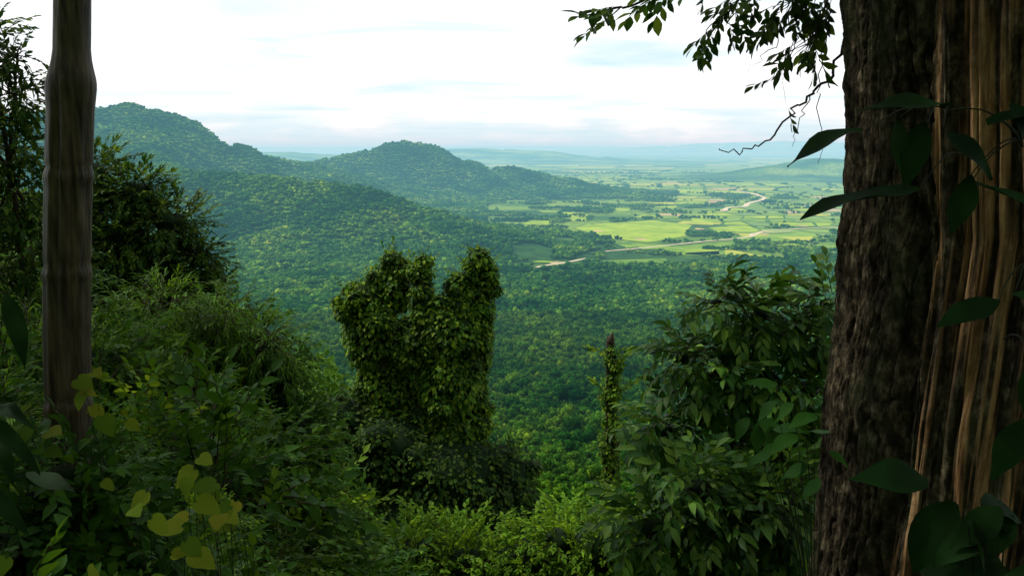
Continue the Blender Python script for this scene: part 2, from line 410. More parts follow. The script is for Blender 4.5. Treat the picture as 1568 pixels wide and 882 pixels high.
for (a,b,s) in ((470,1300,7.4),(1300,2300,8.5),(2300,3800,11.5),(3800,6300,16)):
    x,y=jitgrid(-.64*b,.64*b,a,b,s)
    m_=np.abs(x)<.64*y;x,y=x[m_],y[m_]
    hh=hills(x,y)
    open_=(y>2120+.05*x)&(x>-.03*y)&(hh<2)
    keep=~infields(x,y)
    nz=fbm(x/140,y/140,3,77)
    thr=np.interp(y-.05*x,[2120,2500,2800],[.42,.54,.61])
    keep&=~open_|(nz+rng.uniform(-.08,.08,len(x))>thr)
    keep&=(y<1800)|(x<0)|(fbm(x/110,y/60,3,78)+rng.uniform(-.05,.05,len(x))<.70)
    d=np.full(len(x),1e9)
    near=np.where((y>1900)&(x>0)&keep)[0]
    for q0 in range(0,len(near),20000):
        ii=near[q0:q0+20000]
        dxx=x[ii,None]-RP[None,::2,0];dyy=y[ii,None]-RP[None,::2,1];dyy=np.where(dyy<0,dyy/4.5,dyy)
        d[ii]=np.sqrt(dxx**2+dyy**2).min(1)
    keep&=d>rng.uniform(10,26,len(x))
    sz=np.full(len(x),s)*rng.uniform(.5,1.0,len(x))*(1+.7*(rng.random(len(x))<.10))
    sz=np.where(open_,np.minimum(sz,8),sz)
    x,y,sz=x[keep],y[keep],sz[keep]
    PX.append(x);PY.append(y);PS.append(sz)
x,y=jitgrid(0,6500,5600,11000,75);k_=(x<.68*y)&(hills(x,y)<2);x,y=x[k_],y[k_];k_=~infields(x,y)&(fbm(x/300,y/300,3,8)>.5);x,y=x[k_],y[k_]
PX.append(x);PY.append(y);PS.append(rng.uniform(14,28,len(x)))
x=np.concatenate(PX);y=np.concatenate(PY);s=np.concatenate(PS)
z=ground(x,y)
hs=s*rng.uniform(.8,1.5,len(s));hs=np.where(s>13,np.minimum(hs,10),hs)
keep=z<-150+400*(y>1500);x,y,z,s,hs=x[keep],y[keep],z[keep],s[keep],hs[keep]
idx=np.where(y<1500,rng.integers(5,9,len(x)),rng.integers(0,5,len(x)))
scatter('valley_forest',np.stack([x,y,z+hs*.05],-1),np.stack([s*1.1,s*1.1,hs],-1),np.stack([0*x,0*x,rng.uniform(0,6.28,len(x))],-1),cf,9,idx)
# ------------------------------------------------------------------ hillside trees (leaf-clump crowns)
ch=bpy.data.collections.new('hillside_tree_shapes')
for v in range(4):
    r=np.random.default_rng(90+v);b=MB()
    bl=[((0,0,6.2),(1.7,1.7,1.3))]+[((r.normal(0,1.5),r.normal(0,1.5),r.uniform(4,7)),r.uniform(.9,1.5)) for _ in range(7)]
    P,Nn=blobpts(bl,2600,r,.6,.3)
    lv=qleaf(1,.55,.1)
    d=nrm(Nn*.7+sph(len(P),r)*.7+[0,0,-.2]);
    b.add(*inst(*lv,basis(d,nrm(Nn+sph(len(P),r)*.4)),r.uniform(.28,.5,len(P)),P),0)
    b.add(*tube(curve((0,0,-2),(0,0,6),0,6,.1,r),np.linspace(.22,.06,6),6),1)
    for c,rad in bl[1:]: b.add(*tube(curve((0,0,3.2),c,.2,5,.1,r),np.linspace(.1,.03,5),4),1)
    o=b.out(f'hillside_tree_{v}',[M_hill,M_twig],link=False);ch.objects.link(o)
x,y=jitgrid(-200,240,44,470,4.8);m_=(np.abs(x)<.6*y+15);x,y=x[m_],y[m_]
m_=(y<200)|(rng.random(len(x))<.5);x,y=x[m_],y[m_]
s=rng.uniform(.65,1.15,len(x))
scatter('hillside_forest',np.stack([x,y,ground(x,y)-.8],-1),np.stack([s*1.1,s*1.1,s],-1),np.stack([rng.normal(0,.08,len(x)),0*x,rng.uniform(0,6.28,len(x))],-1),ch,4)
# ------------------------------------------------------------------ undergrowth
cu=bpy.data.collections.new('undergrowth_shapes')
def shrub(name,seed,nspr,sp,mat_,R=.6,H=.8,droopdir=.0):
    r=np.random.default_rng(seed);b=MB()
    d=sph(nspr,r);d[:,2]=np.abs(d[:,2])*1.1-.15
    q=r.uniform(.25,1,nspr)[:,None]
    P=d*q*[R,R,H]+[0,0,.25]
    dd=nrm(d*[1,1,.7]+sph(nspr,r)*.35+[0,0,droopdir])
    V,F,M=sp;B=basis(dd,nrm(sph(nspr,r)*.3+[0,0,1]))
    W,FF=inst(V,F,B,r.uniform(.7,1.2,nspr),P)
    b.V.append(W);b.F.append(FF);b.M.append(np.tile(M,nspr));b.n=len(W)
    for i_ in range(14):
        e=P[r.integers(nspr)];b.add(*tube(curve((r.normal(0,.06),r.normal(0,.06),-.4),e,0,5,.02,r),np.linspace(.012,.004,5),4),1)
    o=b.out(name,[mat_,M_twig],link=False);cu.objects.link(o)
shrub('u0_broadleaf',1,80,spray(8,.4,.14,.072,3,55,seed=1),M_bush)
shrub('u1_smallleaf',2,150,spray(10,.34,.08,.045,2,55,seed=2),M_bush)
shrub('u2_smallleaf_light',4,140,spray(9,.34,.09,.048,2,60,seed=4),M_bush2)
shrub('u3_pinnate',5,60,spray(15,.5,.10,.04,2,70,seed=5),M_bush,.55,.8,.1)
shrub('u4_round',7,100,spray(8,.34,.11,.075,3,60,seed=7,pw=.75),M_bush,.6,.7)
shrub('u5_bamboo',3,90,spray(9,.45,.15,.024,2,38,seed=3,droop=.35),M_bush2,.6,.9,.15)
xs=[];ys=[];ss=[]
for a,b_,s0,k0 in ((1.6,7,.42,.55),(7,16,.75,.85),(16,32,1.25,1.3),(32,52,2.3,2.4)):
    x,y=jitgrid(-1.0*b_-2,1.0*b_+2,a,b_,s0);m_=np.abs(x)<y*.85+1.5
    m_&=~((np.hypot(x,y)<1.4))
    xs.append(x[m_]);ys.append(y[m_]);ss.append(k0*rng.uniform(.6,1.35,m_.sum()))
x=np.concatenate(xs);y=np.concatenate(ys);s=np.concatenate(ss)
s*=.6+.8*fbm(x/2.5,y/2.5,2,12)
idx=rng.choice(6,len(x),p=[.33,.18,.13,.06,.22,.08])
cl=np.floor(np.clip(fbm(x/1.8,y/1.8,2,15)*1.8-.4,0,.999)*6)
idx=np.where(rng.random(len(x))<.25,cl,idx)
scatter('jungle_undergrowth',np.stack([x,y,ground(x,y)],-1),np.stack([s,s,s*rng.uniform(.8,1.2,len(s))],-1),np.stack([rng.normal(0,.2,len(x)),rng.normal(0,.2,len(x)),rng.uniform(0,6.28,len(x))],-1),cu,6,idx)
# ------------------------------------------------------------------ generic foliage volume plants
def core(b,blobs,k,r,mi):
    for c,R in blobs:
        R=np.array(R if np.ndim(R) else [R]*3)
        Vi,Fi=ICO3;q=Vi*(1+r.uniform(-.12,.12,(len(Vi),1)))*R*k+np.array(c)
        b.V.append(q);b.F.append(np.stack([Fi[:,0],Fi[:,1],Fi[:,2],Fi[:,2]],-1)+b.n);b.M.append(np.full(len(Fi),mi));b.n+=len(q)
def lumps(blobs,k,r,lo=.2,hi=.4):
    out=[]
    for c,R in blobs:
        R=np.array(R if np.ndim(R) else [R]*3);c=np.array(c)
        for _ in range(k):
            d=sph(1,r)[0];q=r.uniform(lo,hi)*(R.mean()/.8)**.5
            out.append((tuple(c+d*R*.97),(q,q,q*.7)))
    return blobs+out
def vineclad(name,blobs,n,ls,seed,stem=None,lm=M_vine,corek=.84,stream=60,parent=None,lump=5):
    r=np.random.default_rng(seed);b=MB()
    blobs=lumps(blobs,lump,r)
    P,Nn=blobpts(blobs,n,r,.80,.25)
    d=nrm(Nn*.6+[0,0,-.6]+sph(len(P),r)*.45)
    lv=leaf(1,.72,2,.25,.2)
    up=nrm(Nn+[0,0,.45]+sph(len(P),r)*.4)
    b.add(*inst(*lv,basis(d,up),ls*r.uniform(.45,1.4,len(P)),P),0)
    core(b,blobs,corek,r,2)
    k=r.choice(len(P),stream)
    for i_ in k:
        p0=P[i_]+Nn[i_]*.04;ln=r.uniform(.4,1.6)
        Q=curve(p0,p0+[r.normal(0,.12),r.normal(0,.08),-ln],0,6,.04,r)
        b.add(*tube(Q,np.full(6,.01),3),1)
        t=r.random(int(ln*22));qp=np.stack([np.interp(t,np.linspace(0,1,6),Q[:,c]) for c in range(3)],-1)
        dd=nrm(sph(len(t),r)*[1,1,.4]+[0,0,-.5])
        b.add(*inst(*lv,basis(dd,nrm(sph(len(t),r)*.5+[0,-.5,.8])),ls*r.uniform(.5,1.0,len(t)),qp),0)
    tp=np.where(Nn[:,2]>.45)[0];k=r.choice(tp,min(len(tp),stream*2))
    V_,F_,M_=spray(7,.34,.13,.07,2,55,seed=seed,droop=.3)
    dd=nrm(Nn[k]+sph(len(k),r)*.6+[0,0,.3])
    W,FF=inst(V_,F_,basis(dd,nrm(sph(len(k),r)*.5+[0,-.3,.8])),r.uniform(.5,1.2,len(k)),P[k])
    b.V.append(W);b.F.append(FF+b.n);b.M.append(np.tile(M_,len(k)));b.n+=len(W)
    if stem:
        for Q,R in stem: b.add(*tube(Q,R,12),1)
    return build(b,name,[lm,M_twig,M_core],parent=parent)
Y0=26
def bl(x,z,rx,rz,dy=0,ry=None): return ((x,Y0+dy,z),(rx,ry or rx*.9,rz))
left=[bl(-3.7,-3.62,.40,.42,.3),bl(-4.5,-4.7,.75,.55,.4),bl(-3.6,-4.3,.48,.7,.2),bl(-4.3,-5.9,.9,1.2,.3),bl(-4.15,-7.6,.85,1.3,.3),bl(-5.2,-4.95,.36,.42,.3),bl(-4.2,-4.05,.42,.35,.4),bl(-4.0,-9.5,1.1,1.5),bl(-4.95,-5.8,.35,.9,.3),bl(-3.3,-6.3,.4,1.0,.9),bl(-3.3,-8.2,.6,1.3,.6)]
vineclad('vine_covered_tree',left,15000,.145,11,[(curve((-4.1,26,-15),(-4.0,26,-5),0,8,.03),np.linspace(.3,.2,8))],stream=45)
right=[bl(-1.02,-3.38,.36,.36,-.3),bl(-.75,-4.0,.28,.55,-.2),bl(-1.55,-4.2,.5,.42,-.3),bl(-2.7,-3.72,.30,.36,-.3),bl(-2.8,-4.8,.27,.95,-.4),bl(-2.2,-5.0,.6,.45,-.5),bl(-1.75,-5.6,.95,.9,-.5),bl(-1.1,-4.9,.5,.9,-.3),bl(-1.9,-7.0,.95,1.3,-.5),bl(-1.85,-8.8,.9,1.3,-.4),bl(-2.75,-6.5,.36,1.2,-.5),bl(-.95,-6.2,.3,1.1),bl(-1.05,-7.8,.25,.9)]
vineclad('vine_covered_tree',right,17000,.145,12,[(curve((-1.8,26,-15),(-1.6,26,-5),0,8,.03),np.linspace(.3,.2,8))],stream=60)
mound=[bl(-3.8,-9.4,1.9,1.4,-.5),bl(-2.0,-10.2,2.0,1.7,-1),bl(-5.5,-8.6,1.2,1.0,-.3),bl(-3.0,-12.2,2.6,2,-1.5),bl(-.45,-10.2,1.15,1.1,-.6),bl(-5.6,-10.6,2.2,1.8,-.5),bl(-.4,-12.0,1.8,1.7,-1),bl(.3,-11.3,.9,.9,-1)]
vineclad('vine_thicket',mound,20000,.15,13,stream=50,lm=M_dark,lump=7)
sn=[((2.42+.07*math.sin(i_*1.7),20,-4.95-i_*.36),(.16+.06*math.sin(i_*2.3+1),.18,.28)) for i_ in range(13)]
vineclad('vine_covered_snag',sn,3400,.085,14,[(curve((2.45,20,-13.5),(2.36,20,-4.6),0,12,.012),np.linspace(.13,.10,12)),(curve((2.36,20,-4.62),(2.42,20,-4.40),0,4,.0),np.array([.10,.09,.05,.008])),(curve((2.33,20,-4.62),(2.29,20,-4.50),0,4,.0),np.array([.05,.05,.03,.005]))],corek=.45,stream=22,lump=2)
# ------------------------------------------------------------------ trees / saplings
def plant(name,base,hub,blobs,nspr,sp,seed,lm,inner=.3,twigs=10,tr=.08,hang=-.1,up_=0,corek=None):
    r=np.random.default_rng(seed);b=MB()
    base=np.array(base,float);hub=np.array(hub,float)
    b.add(*tube(curve(base,hub,0,8,.02*np.linalg.norm(hub-base),r),np.linspace(tr,tr*.5,8),8),1)
    P,Nn=blobpts(blobs,nspr,r,inner,.25)
    for c,R in blobs:
        c=np.array(c);Q=curve(hub,c,-.1,6,.03*np.linalg.norm(c-hub),r);b.add(*tube(Q,np.linspace(tr*.5,tr*.2,6),5),1)
        R_=np.array(R if np.ndim(R) else [R]*3)
        for _ in range(twigs):
            e=c+sph(1,r)[0]*R_*.85;b.add(*tube(curve(c,e,-.03,5,.02,r),np.linspace(tr*.16,tr*.06,5),4),1)
    d=nrm(Nn*.8+sph(len(P),r)*.5+[0,0,hang])
    V,F,M=sp
    W,FF=inst(V,F,basis(d,nrm(sph(len(P),r)*.35+[0,0,1])),r.uniform(.7,1.25,len(P)),P)
    b.V.append(W);b.F.append(FF+b.n);b.M.append(np.tile(M,len(P)));b.n+=len(W)
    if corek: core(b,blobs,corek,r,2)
    return build(b,name,[lm,M_twig,M_core])
def B(y,bx,s,rx,rz,ry=None): return ((bx*y,y,s*y),(rx,ry or rx,rz))
sp_m=spray(9,.5,.17,.08,2,55,seed=21);sp_s=spray(11,.4,.10,.05,2,55,seed=22);sp_L=spray(8,.36,.165,.07,3,60,seed=23,droop=.35,pw=.9)
sp_b=spray(9,.45,.17,.026,2,35,seed=24,droop=.4);sp_n=spray(8,.22,.085,.048,3,60,seed=25)
y=22
plant('broadleaf_tree',(-10,y,-7),(-9.6,y,-3),[B(y,-.49,-.03,.7,.5),B(y,-.44,-.055,.8,.6),B(y,-.40,-.09,.8,.6),B(y,-.46,-.11,1.2,.9),B(y,-.37,-.13,.6,.5),B(y,-.41,-.17,1.1,1.0),B(y,-.50,-.09,1.0,1.0),B(y,-.5,-.17,1.2,1),B(y,-.36,-.17,.5,.5),B(y,-.385,-.21,.8,.8)],2800,sp_m,31,M_dark,.35,12,.14,corek=.5)
y=12
plant('slender_tree',(-7.2,y,-4.5),(-7.0,y,-.5),[B(y,-.60,.12,.35,.35),B(y,-.575,.06,.45,.4),B(y,-.61,.0,.6,.5),B(y,-.59,-.06,.6,.45),B(y,-.56,-.12,.5,.45),B(y,-.63,-.15,.8,.6),B(y,-.565,.1,.25,.2),B(y,-.575,.0,.35,.3)],820,sp_s,32,M_dark,.2,12,.07)
y=15
plant('leafy_bush',(-5.3,y,-6.6),(-5.2,y,-4.6),[B(y,-.36,-.22,.8,.55),B(y,-.31,-.235,.75,.55),B(y,-.285,-.27,.6,.6),B(y,-.38,-.28,.9,.7),B(y,-.33,-.31,.9,.7),B(y,-.43,-.24,.8,.6),B(y,-.27,-.34,.7,.6),B(y,-.24,-.37,.6,.5)],1500,sp_s,33,M_bush,.3,12,.05,corek=.6)
y=14
plant('bamboo_bush',(-4.9,y,-6.2),(-4.8,y,-4.6),[B(y,-.345,-.20,.5,.35),B(y,-.30,-.235,.45,.35),B(y,-.42,-.19,.6,.45),B(y,-.38,-.24,.5,.4)],420,sp_b,39,M_bush2,.3,10,.03)
y=9
plant('leafy_shrub',(-3.4,y,-4.6),(-3.3,y,-3.6),[B(y,-.42,-.32,.6,.45),B(y,-.36,-.36,.6,.45),B(y,-.30,-.40,.55,.4),B(y,-.5,-.27,.6,.5),B(y,-.25,-.45,.45,.35)],1000,sp_s,34,M_bush,.3,10,.04,corek=.5)
y=3.75
plant('leafy_shrub',(-2.1,3.9,-3.2),(-2.1,3.9,-2.1),[B(y,-.555,-.40,.16,.12),B(y,-.60,-.44,.24,.16),B(y,-.53,-.46,.24,.16),B(y,-.58,-.50,.3,.2),B(y,-.50,-.53,.3,.18),B(y,-.44,-.56,.28,.16)],420,sp_n,38,M_bush,.3,8,.015,corek=.4)
y=9.5
plant('broadleaf_sapling',(2.7,y,-6.5),(2.75,y,-3.4),[B(y,.245,-.185,.26,.19),B(y,.205,-.25,.24,.18),B(y,.295,-.20,.32,.24),B(y,.345,-.215,.30,.23),B(y,.375,-.185,.24,.2),B(y,.25,-.27,.38,.29),B(y,.31,-.28,.48,.36),B(y,.36,-.29,.38,.31),B(y,.185,-.34,.34,.26),B(y,.26,-.36,.48,.36),B(y,.34,-.37,.5,.38)],660,sp_L,35,M_sap,.25,9,.035,corek=.3)
y=8
plant('leafy_sapling',(2.2,y,-6),(2.1,y,-4.2),[B(y,.23,-.42,.4,.3),B(y,.28,-.45,.45,.35),B(y,.33,-.43,.45,.35),B(y,.18,-.47,.4,.3),B(y,.36,-.5,.4,.4)],420,sp_L,36,M_sap,.25,8,.03,corek=.35)
y=13
plant('leafy_shrub',(.6,y,-9),(.6,y,-7.9),[B(y,.02,-.515,1.0,.6),B(y,.1,-.50,.9,.6),B(y,.16,-.49,.7,.5),B(y,-.06,-.52,.9,.6),B(y,.06,-.485,.5,.35),B(y,-.12,-.505,.7,.5)],1500,sp_s,37,M_bush2,.3,8,.04,corek=.5)
# ------------------------------------------------------------------ big trunk right
tz=np.linspace(-4.5,6.5,900);ta=np.concatenate([np.linspace(np.radians(140),np.radians(280),900,endpoint=False),np.linspace(np.radians(280),np.radians(500),160,endpoint=False)])
A,Zz=np.meshgrid(ta,tz)
deg=np.degrees(A)
def ad(c): return (deg-c+180)%360-180
dd_=np.where(deg>=360,deg-360,deg)
wav=(fbm(Zz*1.2+5,deg*0,3,61)-.5)*6
R=.62+.07*np.clip(np.exp(-(Zz+2.1)/.7),0,2.5)*.5
R+=.036*np.exp(-((Zz+.35)/.16)**2)*np.exp(-(ad(165)/30)**2)+.02*np.exp(-((Zz+1.0)/.25)**2)*np.exp(-(ad(180)/25)**2)
R+=.025*np.sin(np.radians(deg*3+40))+.03*(fbm(dd_/22,Zz*.8,3,62)-.5)
for c,dp,w in ((206,.09,3.2),(214,.03,1.3),(221,.06,1.8),(229,.03,1.1),(237,.06,2.0),(246,.05,1.5),(258,.05,2),(275,.05,2),(290,.05,3)):
    R-=dp*np.exp(-(ad(c)+wav*1.3+(fbm(Zz*2+c,deg*0,2,63)-.5)*5)**2/2/w**2)*(.3+1.2*fbm(Zz*.9+c,deg*0,2,64))
wd=np.clip((ad(250)+wav*1.5+(fbm(dd_/4,Zz*2,3,69)-.5)*16+40)/4,0,1)*(ad(250)<60)
rid=fbm(dd_/1.5,Zz*1.4+wav*.1,4,65);bark=fbm(dd_/2.0,Zz*8,5,66)
plates=np.abs(fbm(dd_/3.0,Zz*3.6,4,67)-.5);fine=fbm(dd_*1.6,Zz*16,3,70)
crk=np.clip(1-plates/.045,0,1)
R+=wd*((rid-.5)*.045+(fine-.5)*.008)+(1-wd)*((bark-.5)*.05-.03*crk+(fine-.5)*.014)
more=np.clip((ad(250)+26)/10,0,1)
wood=wd*np.clip((fbm(dd_/4.5,Zz*.9,4,68)-.42+.12*more)*7,0,1)*np.clip((rid-.36)*6,0.03,1)
lean=np.interp(Zz,[-4.5,-1.9,-.9,-.3,.7,6.5],[-.05,-.045,-.02,.01,-.075,-.4])
V=np.stack([1.945+lean+R*np.cos(A),3.2+R*np.sin(A),Zz],-1).reshape(-1,3)
k=len(ta);i=np.arange(len(tz)-1)[:,None]*k;j=np.arange(k)[None];j2=(j+1)%k
F=np.stack([i+j,i+j2,i+k+j2,i+k+j],-1).reshape(-1,4)
m,nt=mat('tree_bark_and_split_wood');L=nt.links.new
out=N(nt,'ShaderNodeOutputMaterial');p=N(nt,'ShaderNodeBsdfPrincipled');p.inputs['Roughness'].default_value=.85;p.inputs['Specular IOR Level'].default_value=.12
g=N(nt,'ShaderNodeNewGeometry')
def nz(scale,st,det=8):
    mp=N(nt,'ShaderNodeMapping');mp.inputs['Scale'].default_value=st;L(g.outputs['Position'],mp.inputs[0])
    n=N(nt,'ShaderNodeTexNoise');n.inputs['Scale'].default_value=scale;n.inputs['Detail'].default_value=det;n.inputs['Roughness'].default_value=.65;L(mp.outputs[0],n.inputs['Vector']);return n
a=nz(20,(1,1,.14));rw=ramp(nt,[(.34,(.035,.018,.009)),(.44,(.19,.10,.042)),(.56,(.36,.21,.10)),(.74,(.50,.34,.19))]);L(a.outputs[0],rw.inputs[0])
bk=nz(22,(1,1,.7));rb=ramp(nt,[(.36,(.008,.006,.004)),(.5,(.034,.026,.016)),(.60,(.095,.075,.048)),(.72,(.23,.19,.13))]);L(bk.outputs[0],rb.inputs[0])
ms=nz(3.5,(1,1,.6));rm=ramp(nt,[(.50,(0,0,0)),(.64,(.5,.5,.5))]);L(ms.outputs[0],rm.inputs[0])
mm=N(nt,'ShaderNodeMix',data_type='RGBA');L(rm.outputs[0],mm.inputs[0]);L(rb.outputs[0],mm.inputs[6]);mm.inputs[7].default_value=(.028,.045,.014,1)
ac=N(nt,'ShaderNodeAttribute',attribute_name='crack');mc=N(nt,'ShaderNodeMix',data_type='RGBA');L(ac.outputs['Fac'],mc.inputs[0]);L(mm.outputs[2],mc.inputs[6]);mc.inputs[7].default_value=(.004,.003,.002,1)
at=N(nt,'ShaderNodeAttribute',attribute_name='wood')
mx=N(nt,'ShaderNodeMix',data_type='RGBA');L(at.outputs['Fac'],mx.inputs[0]);L(mc.outputs[2],mx.inputs[6]);L(rw.outputs[0],mx.inputs[7]);L(mx.outputs[2],p.inputs['Base Color'])
bp=N(nt,'ShaderNodeBump');bp.inputs['Strength'].default_value=1.0;bp.inputs['Distance'].default_value=.02;L(bk.outputs[0],bp.inputs['Height']);L(bp.outputs[0],p.inputs['Normal'])
L(p.outputs[0],out.inputs[0])
mk('large_tree_trunk',V,F,None,[m],smooth=True,attrs={'wood':wood.ravel(),'crack':crk.ravel()})
# ------------------------------------------------------------------ bamboo stalk left
M_bam=simplemat('bamboo_bark',(.008,.006,.0035),(.085,.066,.038),12,.5,(3,3,.35),.6)
zz=np.linspace(-3.4,4.5,300);aa=np.linspace(0,2*np.pi,48,endpoint=False)
rb_=np.where(zz<.34,.104,.082)-.0
rb_=np.convolve(np.pad(rb_,4,'edge'),np.ones(9)/9,'valid')
for zn in (-2.6,-1.95,-1.3,-.62,-.14,1.0,1.7,2.4,3.1):
    rb_+=.007*np.exp(-((zz-zn)/.02)**2)-.006*np.exp(-((zz-zn-.04)/.018)**2)
rb_+=.014*np.exp(-((zz-.30)/.07)**2)
V=[]
for z_,r_ in zip(zz,rb_):
    f=1+.04*np.cos(2*aa+z_)-.20*np.exp(-((aa-4.55)/.13)**2)*np.clip((.35-z_)*3,0,1)-.10*np.exp(-((aa-5.3)/.1)**2)*np.clip((.35-z_)*3,0,1)+.03*np.cos(9*aa+z_*2)*np.clip((.35-z_)*3,0,1)
    V.append(np.stack([-2.15+.085*z_+r_*f*np.cos(aa)+.012*np.sin(z_*2),4.2+r_*f*np.sin(aa),np.full(48,z_)],-1))
V=np.concatenate(V);k=48;i=np.arange(len(zz)-1)[:,None]*k;j=np.arange(k)[None];j2=(j+1)%k
mk('bamboo_stalk',V,np.stack([i+j,i+j2,i+k+j2,i+k+j],-1).reshape(-1,4),None,[M_bam],smooth=True)
# ------------------------------------------------------------------ overhanging branches (top right)
def hangbranch(name,mains,sp,lm,seed,nper=7,sprsc=1.0):
    r=np.random.default_rng(seed);b=MB();Ps=[];Ds=[]
    for P,r0,lf in mains:
        P=np.array(P,float);t=np.linspace(0,len(P)-1,len(P)*5);Q=np.stack([np.interp(t,range(len(P)),P[:,c]) for c in range(3)],-1)
        for _ in range(2): Q[1:-1]=(Q[:-2]+Q[1:-1]*2+Q[2:])/4
        Q[1:-1]+=r.normal(0,.008,Q[1:-1].shape)
        b.add(*tube(Q,np.linspace(r0,r0*.3,len(Q)),6),1)
        T=nrm(np.gradient(Q,axis=0))
        for _ in range(int(nper*lf)):
            i_=r.integers(int(len(Q)*.35),len(Q));d=nrm(T[i_]+sph(1,r)[0]*.8)
            e=Q[i_]+d*r.uniform(.03,.12);b.add(*tube(curve(Q[i_],e,0,4,.004,r),np.linspace(r0*.3,r0*.15,4),4),1)
            Ps.append(e);Ds.append(nrm(d+sph(1,r)[0]*.4+[0,0,-.1]))
    if Ps:
        Ps=np.array(Ps);Ds=np.array(Ds);V,F,M=sp
        W,FF=inst(V,F,basis(Ds,nrm(sph(len(Ps),r)*.5+[0,0,1])),sprsc*r.uniform(.7,1.2,len(Ps)),Ps)
        b.V.append(W);b.F.append(FF+b.n);b.M.append(np.tile(M,len(Ps)));b.n+=len(W)
    return build(b,name,[lm,M_twig])
yb=4.0
def Q(bx,s,y=yb): return (bx*y,y,s*y)
sp_o=spray(7,.12,.075,.036,4,65,seed=41,droop=.15,pw=1.15)
hangbranch('overhanging_branch',[
 ([Q(.47,.36),Q(.36,.28),Q(.22,.19),Q(.13,.155),Q(.10,.15)],.012,1.8),
 ([Q(.36,.28),Q(.30,.20),Q(.25,.155),Q(.22,.13)],.008,1.8),
 ([Q(.42,.30),Q(.37,.2),Q(.345,.14),Q(.335,.115)],.009,1.8),
 ([Q(.36,.26),Q(.33,.19),Q(.31,.155)],.007,1.6),
 ([Q(.385,.15),Q(.37,.085),Q(.345,.06),Q(.325,.045),Q(.30,.01),Q(.27,-.008),Q(.24,-.002)],.008,0),
 ([Q(.345,.06),Q(.33,.03),Q(.325,.0)],.003,0),
 ([Q(.325,.17),Q(.305,.12),Q(.285,.10),Q(.27,.085)],.003,0),
 ([Q(.33,.17),Q(.32,.11),Q(.30,.08),Q(.28,.065)],.003,0),
 ([Q(.36,.15),Q(.35,.08),Q(.355,.03),Q(.36,.0),Q(.355,-.02)],.003,0),
 ([Q(.345,.14),Q(.32,.12),Q(.31,.07)],.003,.3)],sp_o,M_dark,42,9)
# ------------------------------------------------------------------ large leaved creeper on the right trunk
def bigleaves(name,items,lm,lv,seed,sr=.003):
    r=np.random.default_rng(seed);b=MB()
    for pos,d,up,ln,st in items:
        pos=np.array(pos,float);d=nrm(np.array(d,float));up=nrm(np.array(up,float))
        V_,F_=lv;V_=V_.copy();ph=r.uniform(0,6)
        V_[:,2]+=.025*np.sin(V_[:,0]*9+ph)*np.sign(V_[:,1])+.03*np.sin(V_[:,0]*5+ph)
        V_[:,1]+=.05*np.sin(V_[:,0]*3+ph)*V_[:,0]
        b.add(*inst(V_,F_,basis(d[None],up[None]),[ln],pos[None]),0)
        if st is not None: b.add(*tube(curve(st,pos,-.03,6,.004,r),np.linspace(sr,sr*.5,6),5),1)
    return build(b,name,[lm,M_stem],smooth=False)
lvb=leaf(1,.42,8,.22,.18,pw=.85)
it=[((.89,2.2,.045),(-1,.1,-.3),(.1,-.35,1),.20,(1.15,2.3,.1)),
    ((1.02,2.15,-.10),(-1,.0,-.12),(0,-.12,1),.30,(1.2,2.3,-.02)),
    ((1.06,2.1,.09),(-.9,-.2,.15),(0,-.3,1),.24,(1.3,2.2,.02)),
    ((1.0,2.1,.06),(-.4,-.3,-.8),(-.4,-.8,.3),.17,(1.15,2.3,.1)),
    ((.93,2.1,.07),(.1,-.3,-.8),(.3,-.9,.3),.14,(1.15,2.3,.1)),
    ((1.05,2.1,.04),(.5,-.3,-.5),(0,-.6,.8),.16,(1.15,2.3,.1)),
    ((1.12,2.1,-.07),(-.3,-.3,-.85),(-.3,-.9,.2),.15,(1.3,2.2,.02)),
    ((1.12,2.1,-.09),(.8,-.3,-.15),(0,-.2,1),.19,(1.3,2.2,.02)),
    ((1.15,2.1,.05),(.9,-.2,.3),(0,-.3,1),.25,(1.3,2.2,.0)),
    ((1.2,2.1,.10),(.4,-.3,-.7),(.2,-.8,.4),.18,(1.3,2.2,.0)),
    ((1.22,2.1,-.38),(-.9,-.2,-.25),(0,-.6,.8),.17,(1.35,2.2,-.3)),
    ((1.25,2.1,-.36),(.8,-.2,-.1),(0,-.6,.8),.2,(1.35,2.2,-.3)),
    ((1.26,2.0,-.50),(-.1,-.3,-.9),(0,-1,.1),.17,(1.3,2.2,-.5)),
    ((1.2,1.9,-.62),(-.6,-.3,-.8),(-.3,-1,.3),.17,(1.3,2.0,-.55))]
bigleaves('creeper_vine',it,M_big,lvb,51)
it=[]
r=np.random.default_rng(5)
for q in range(15):
    p0=np.array([1.06+r.uniform(-.10,.12),1.65+r.uniform(-.1,.25),-.80+r.uniform(-.22,.16)])
    it.append((p0,(r.uniform(-.9,.5),r.uniform(-.4,.1),r.uniform(-.9,.2)),(r.uniform(-.3,.3),-.5,1),r.uniform(.13,.21),(1.1,1.8,-1.4)))
bigleaves('large_leaf_plant',it,M_big,leaf(1,.5,8,.2,.2,pw=.75),52)
it=[]
for q in range(16):
    p0=np.array([.86+r.uniform(-.09,.09),2.5+r.uniform(-.15,.25),-.84+r.uniform(-.12,.08)])
    it.append((p0,(r.uniform(-.9,.6),r.uniform(-.4,.1),r.uniform(-.7,.2)),(r.uniform(-.3,.3),-.4,1),r.uniform(.07,.12),(1.0,2.6,-1.6)))
bigleaves('large_leaf_plant',it,M_bigm,leaf(1,.5,8,.2,.2,pw=.75),55,.002)
lvh=heart(1);it=[]
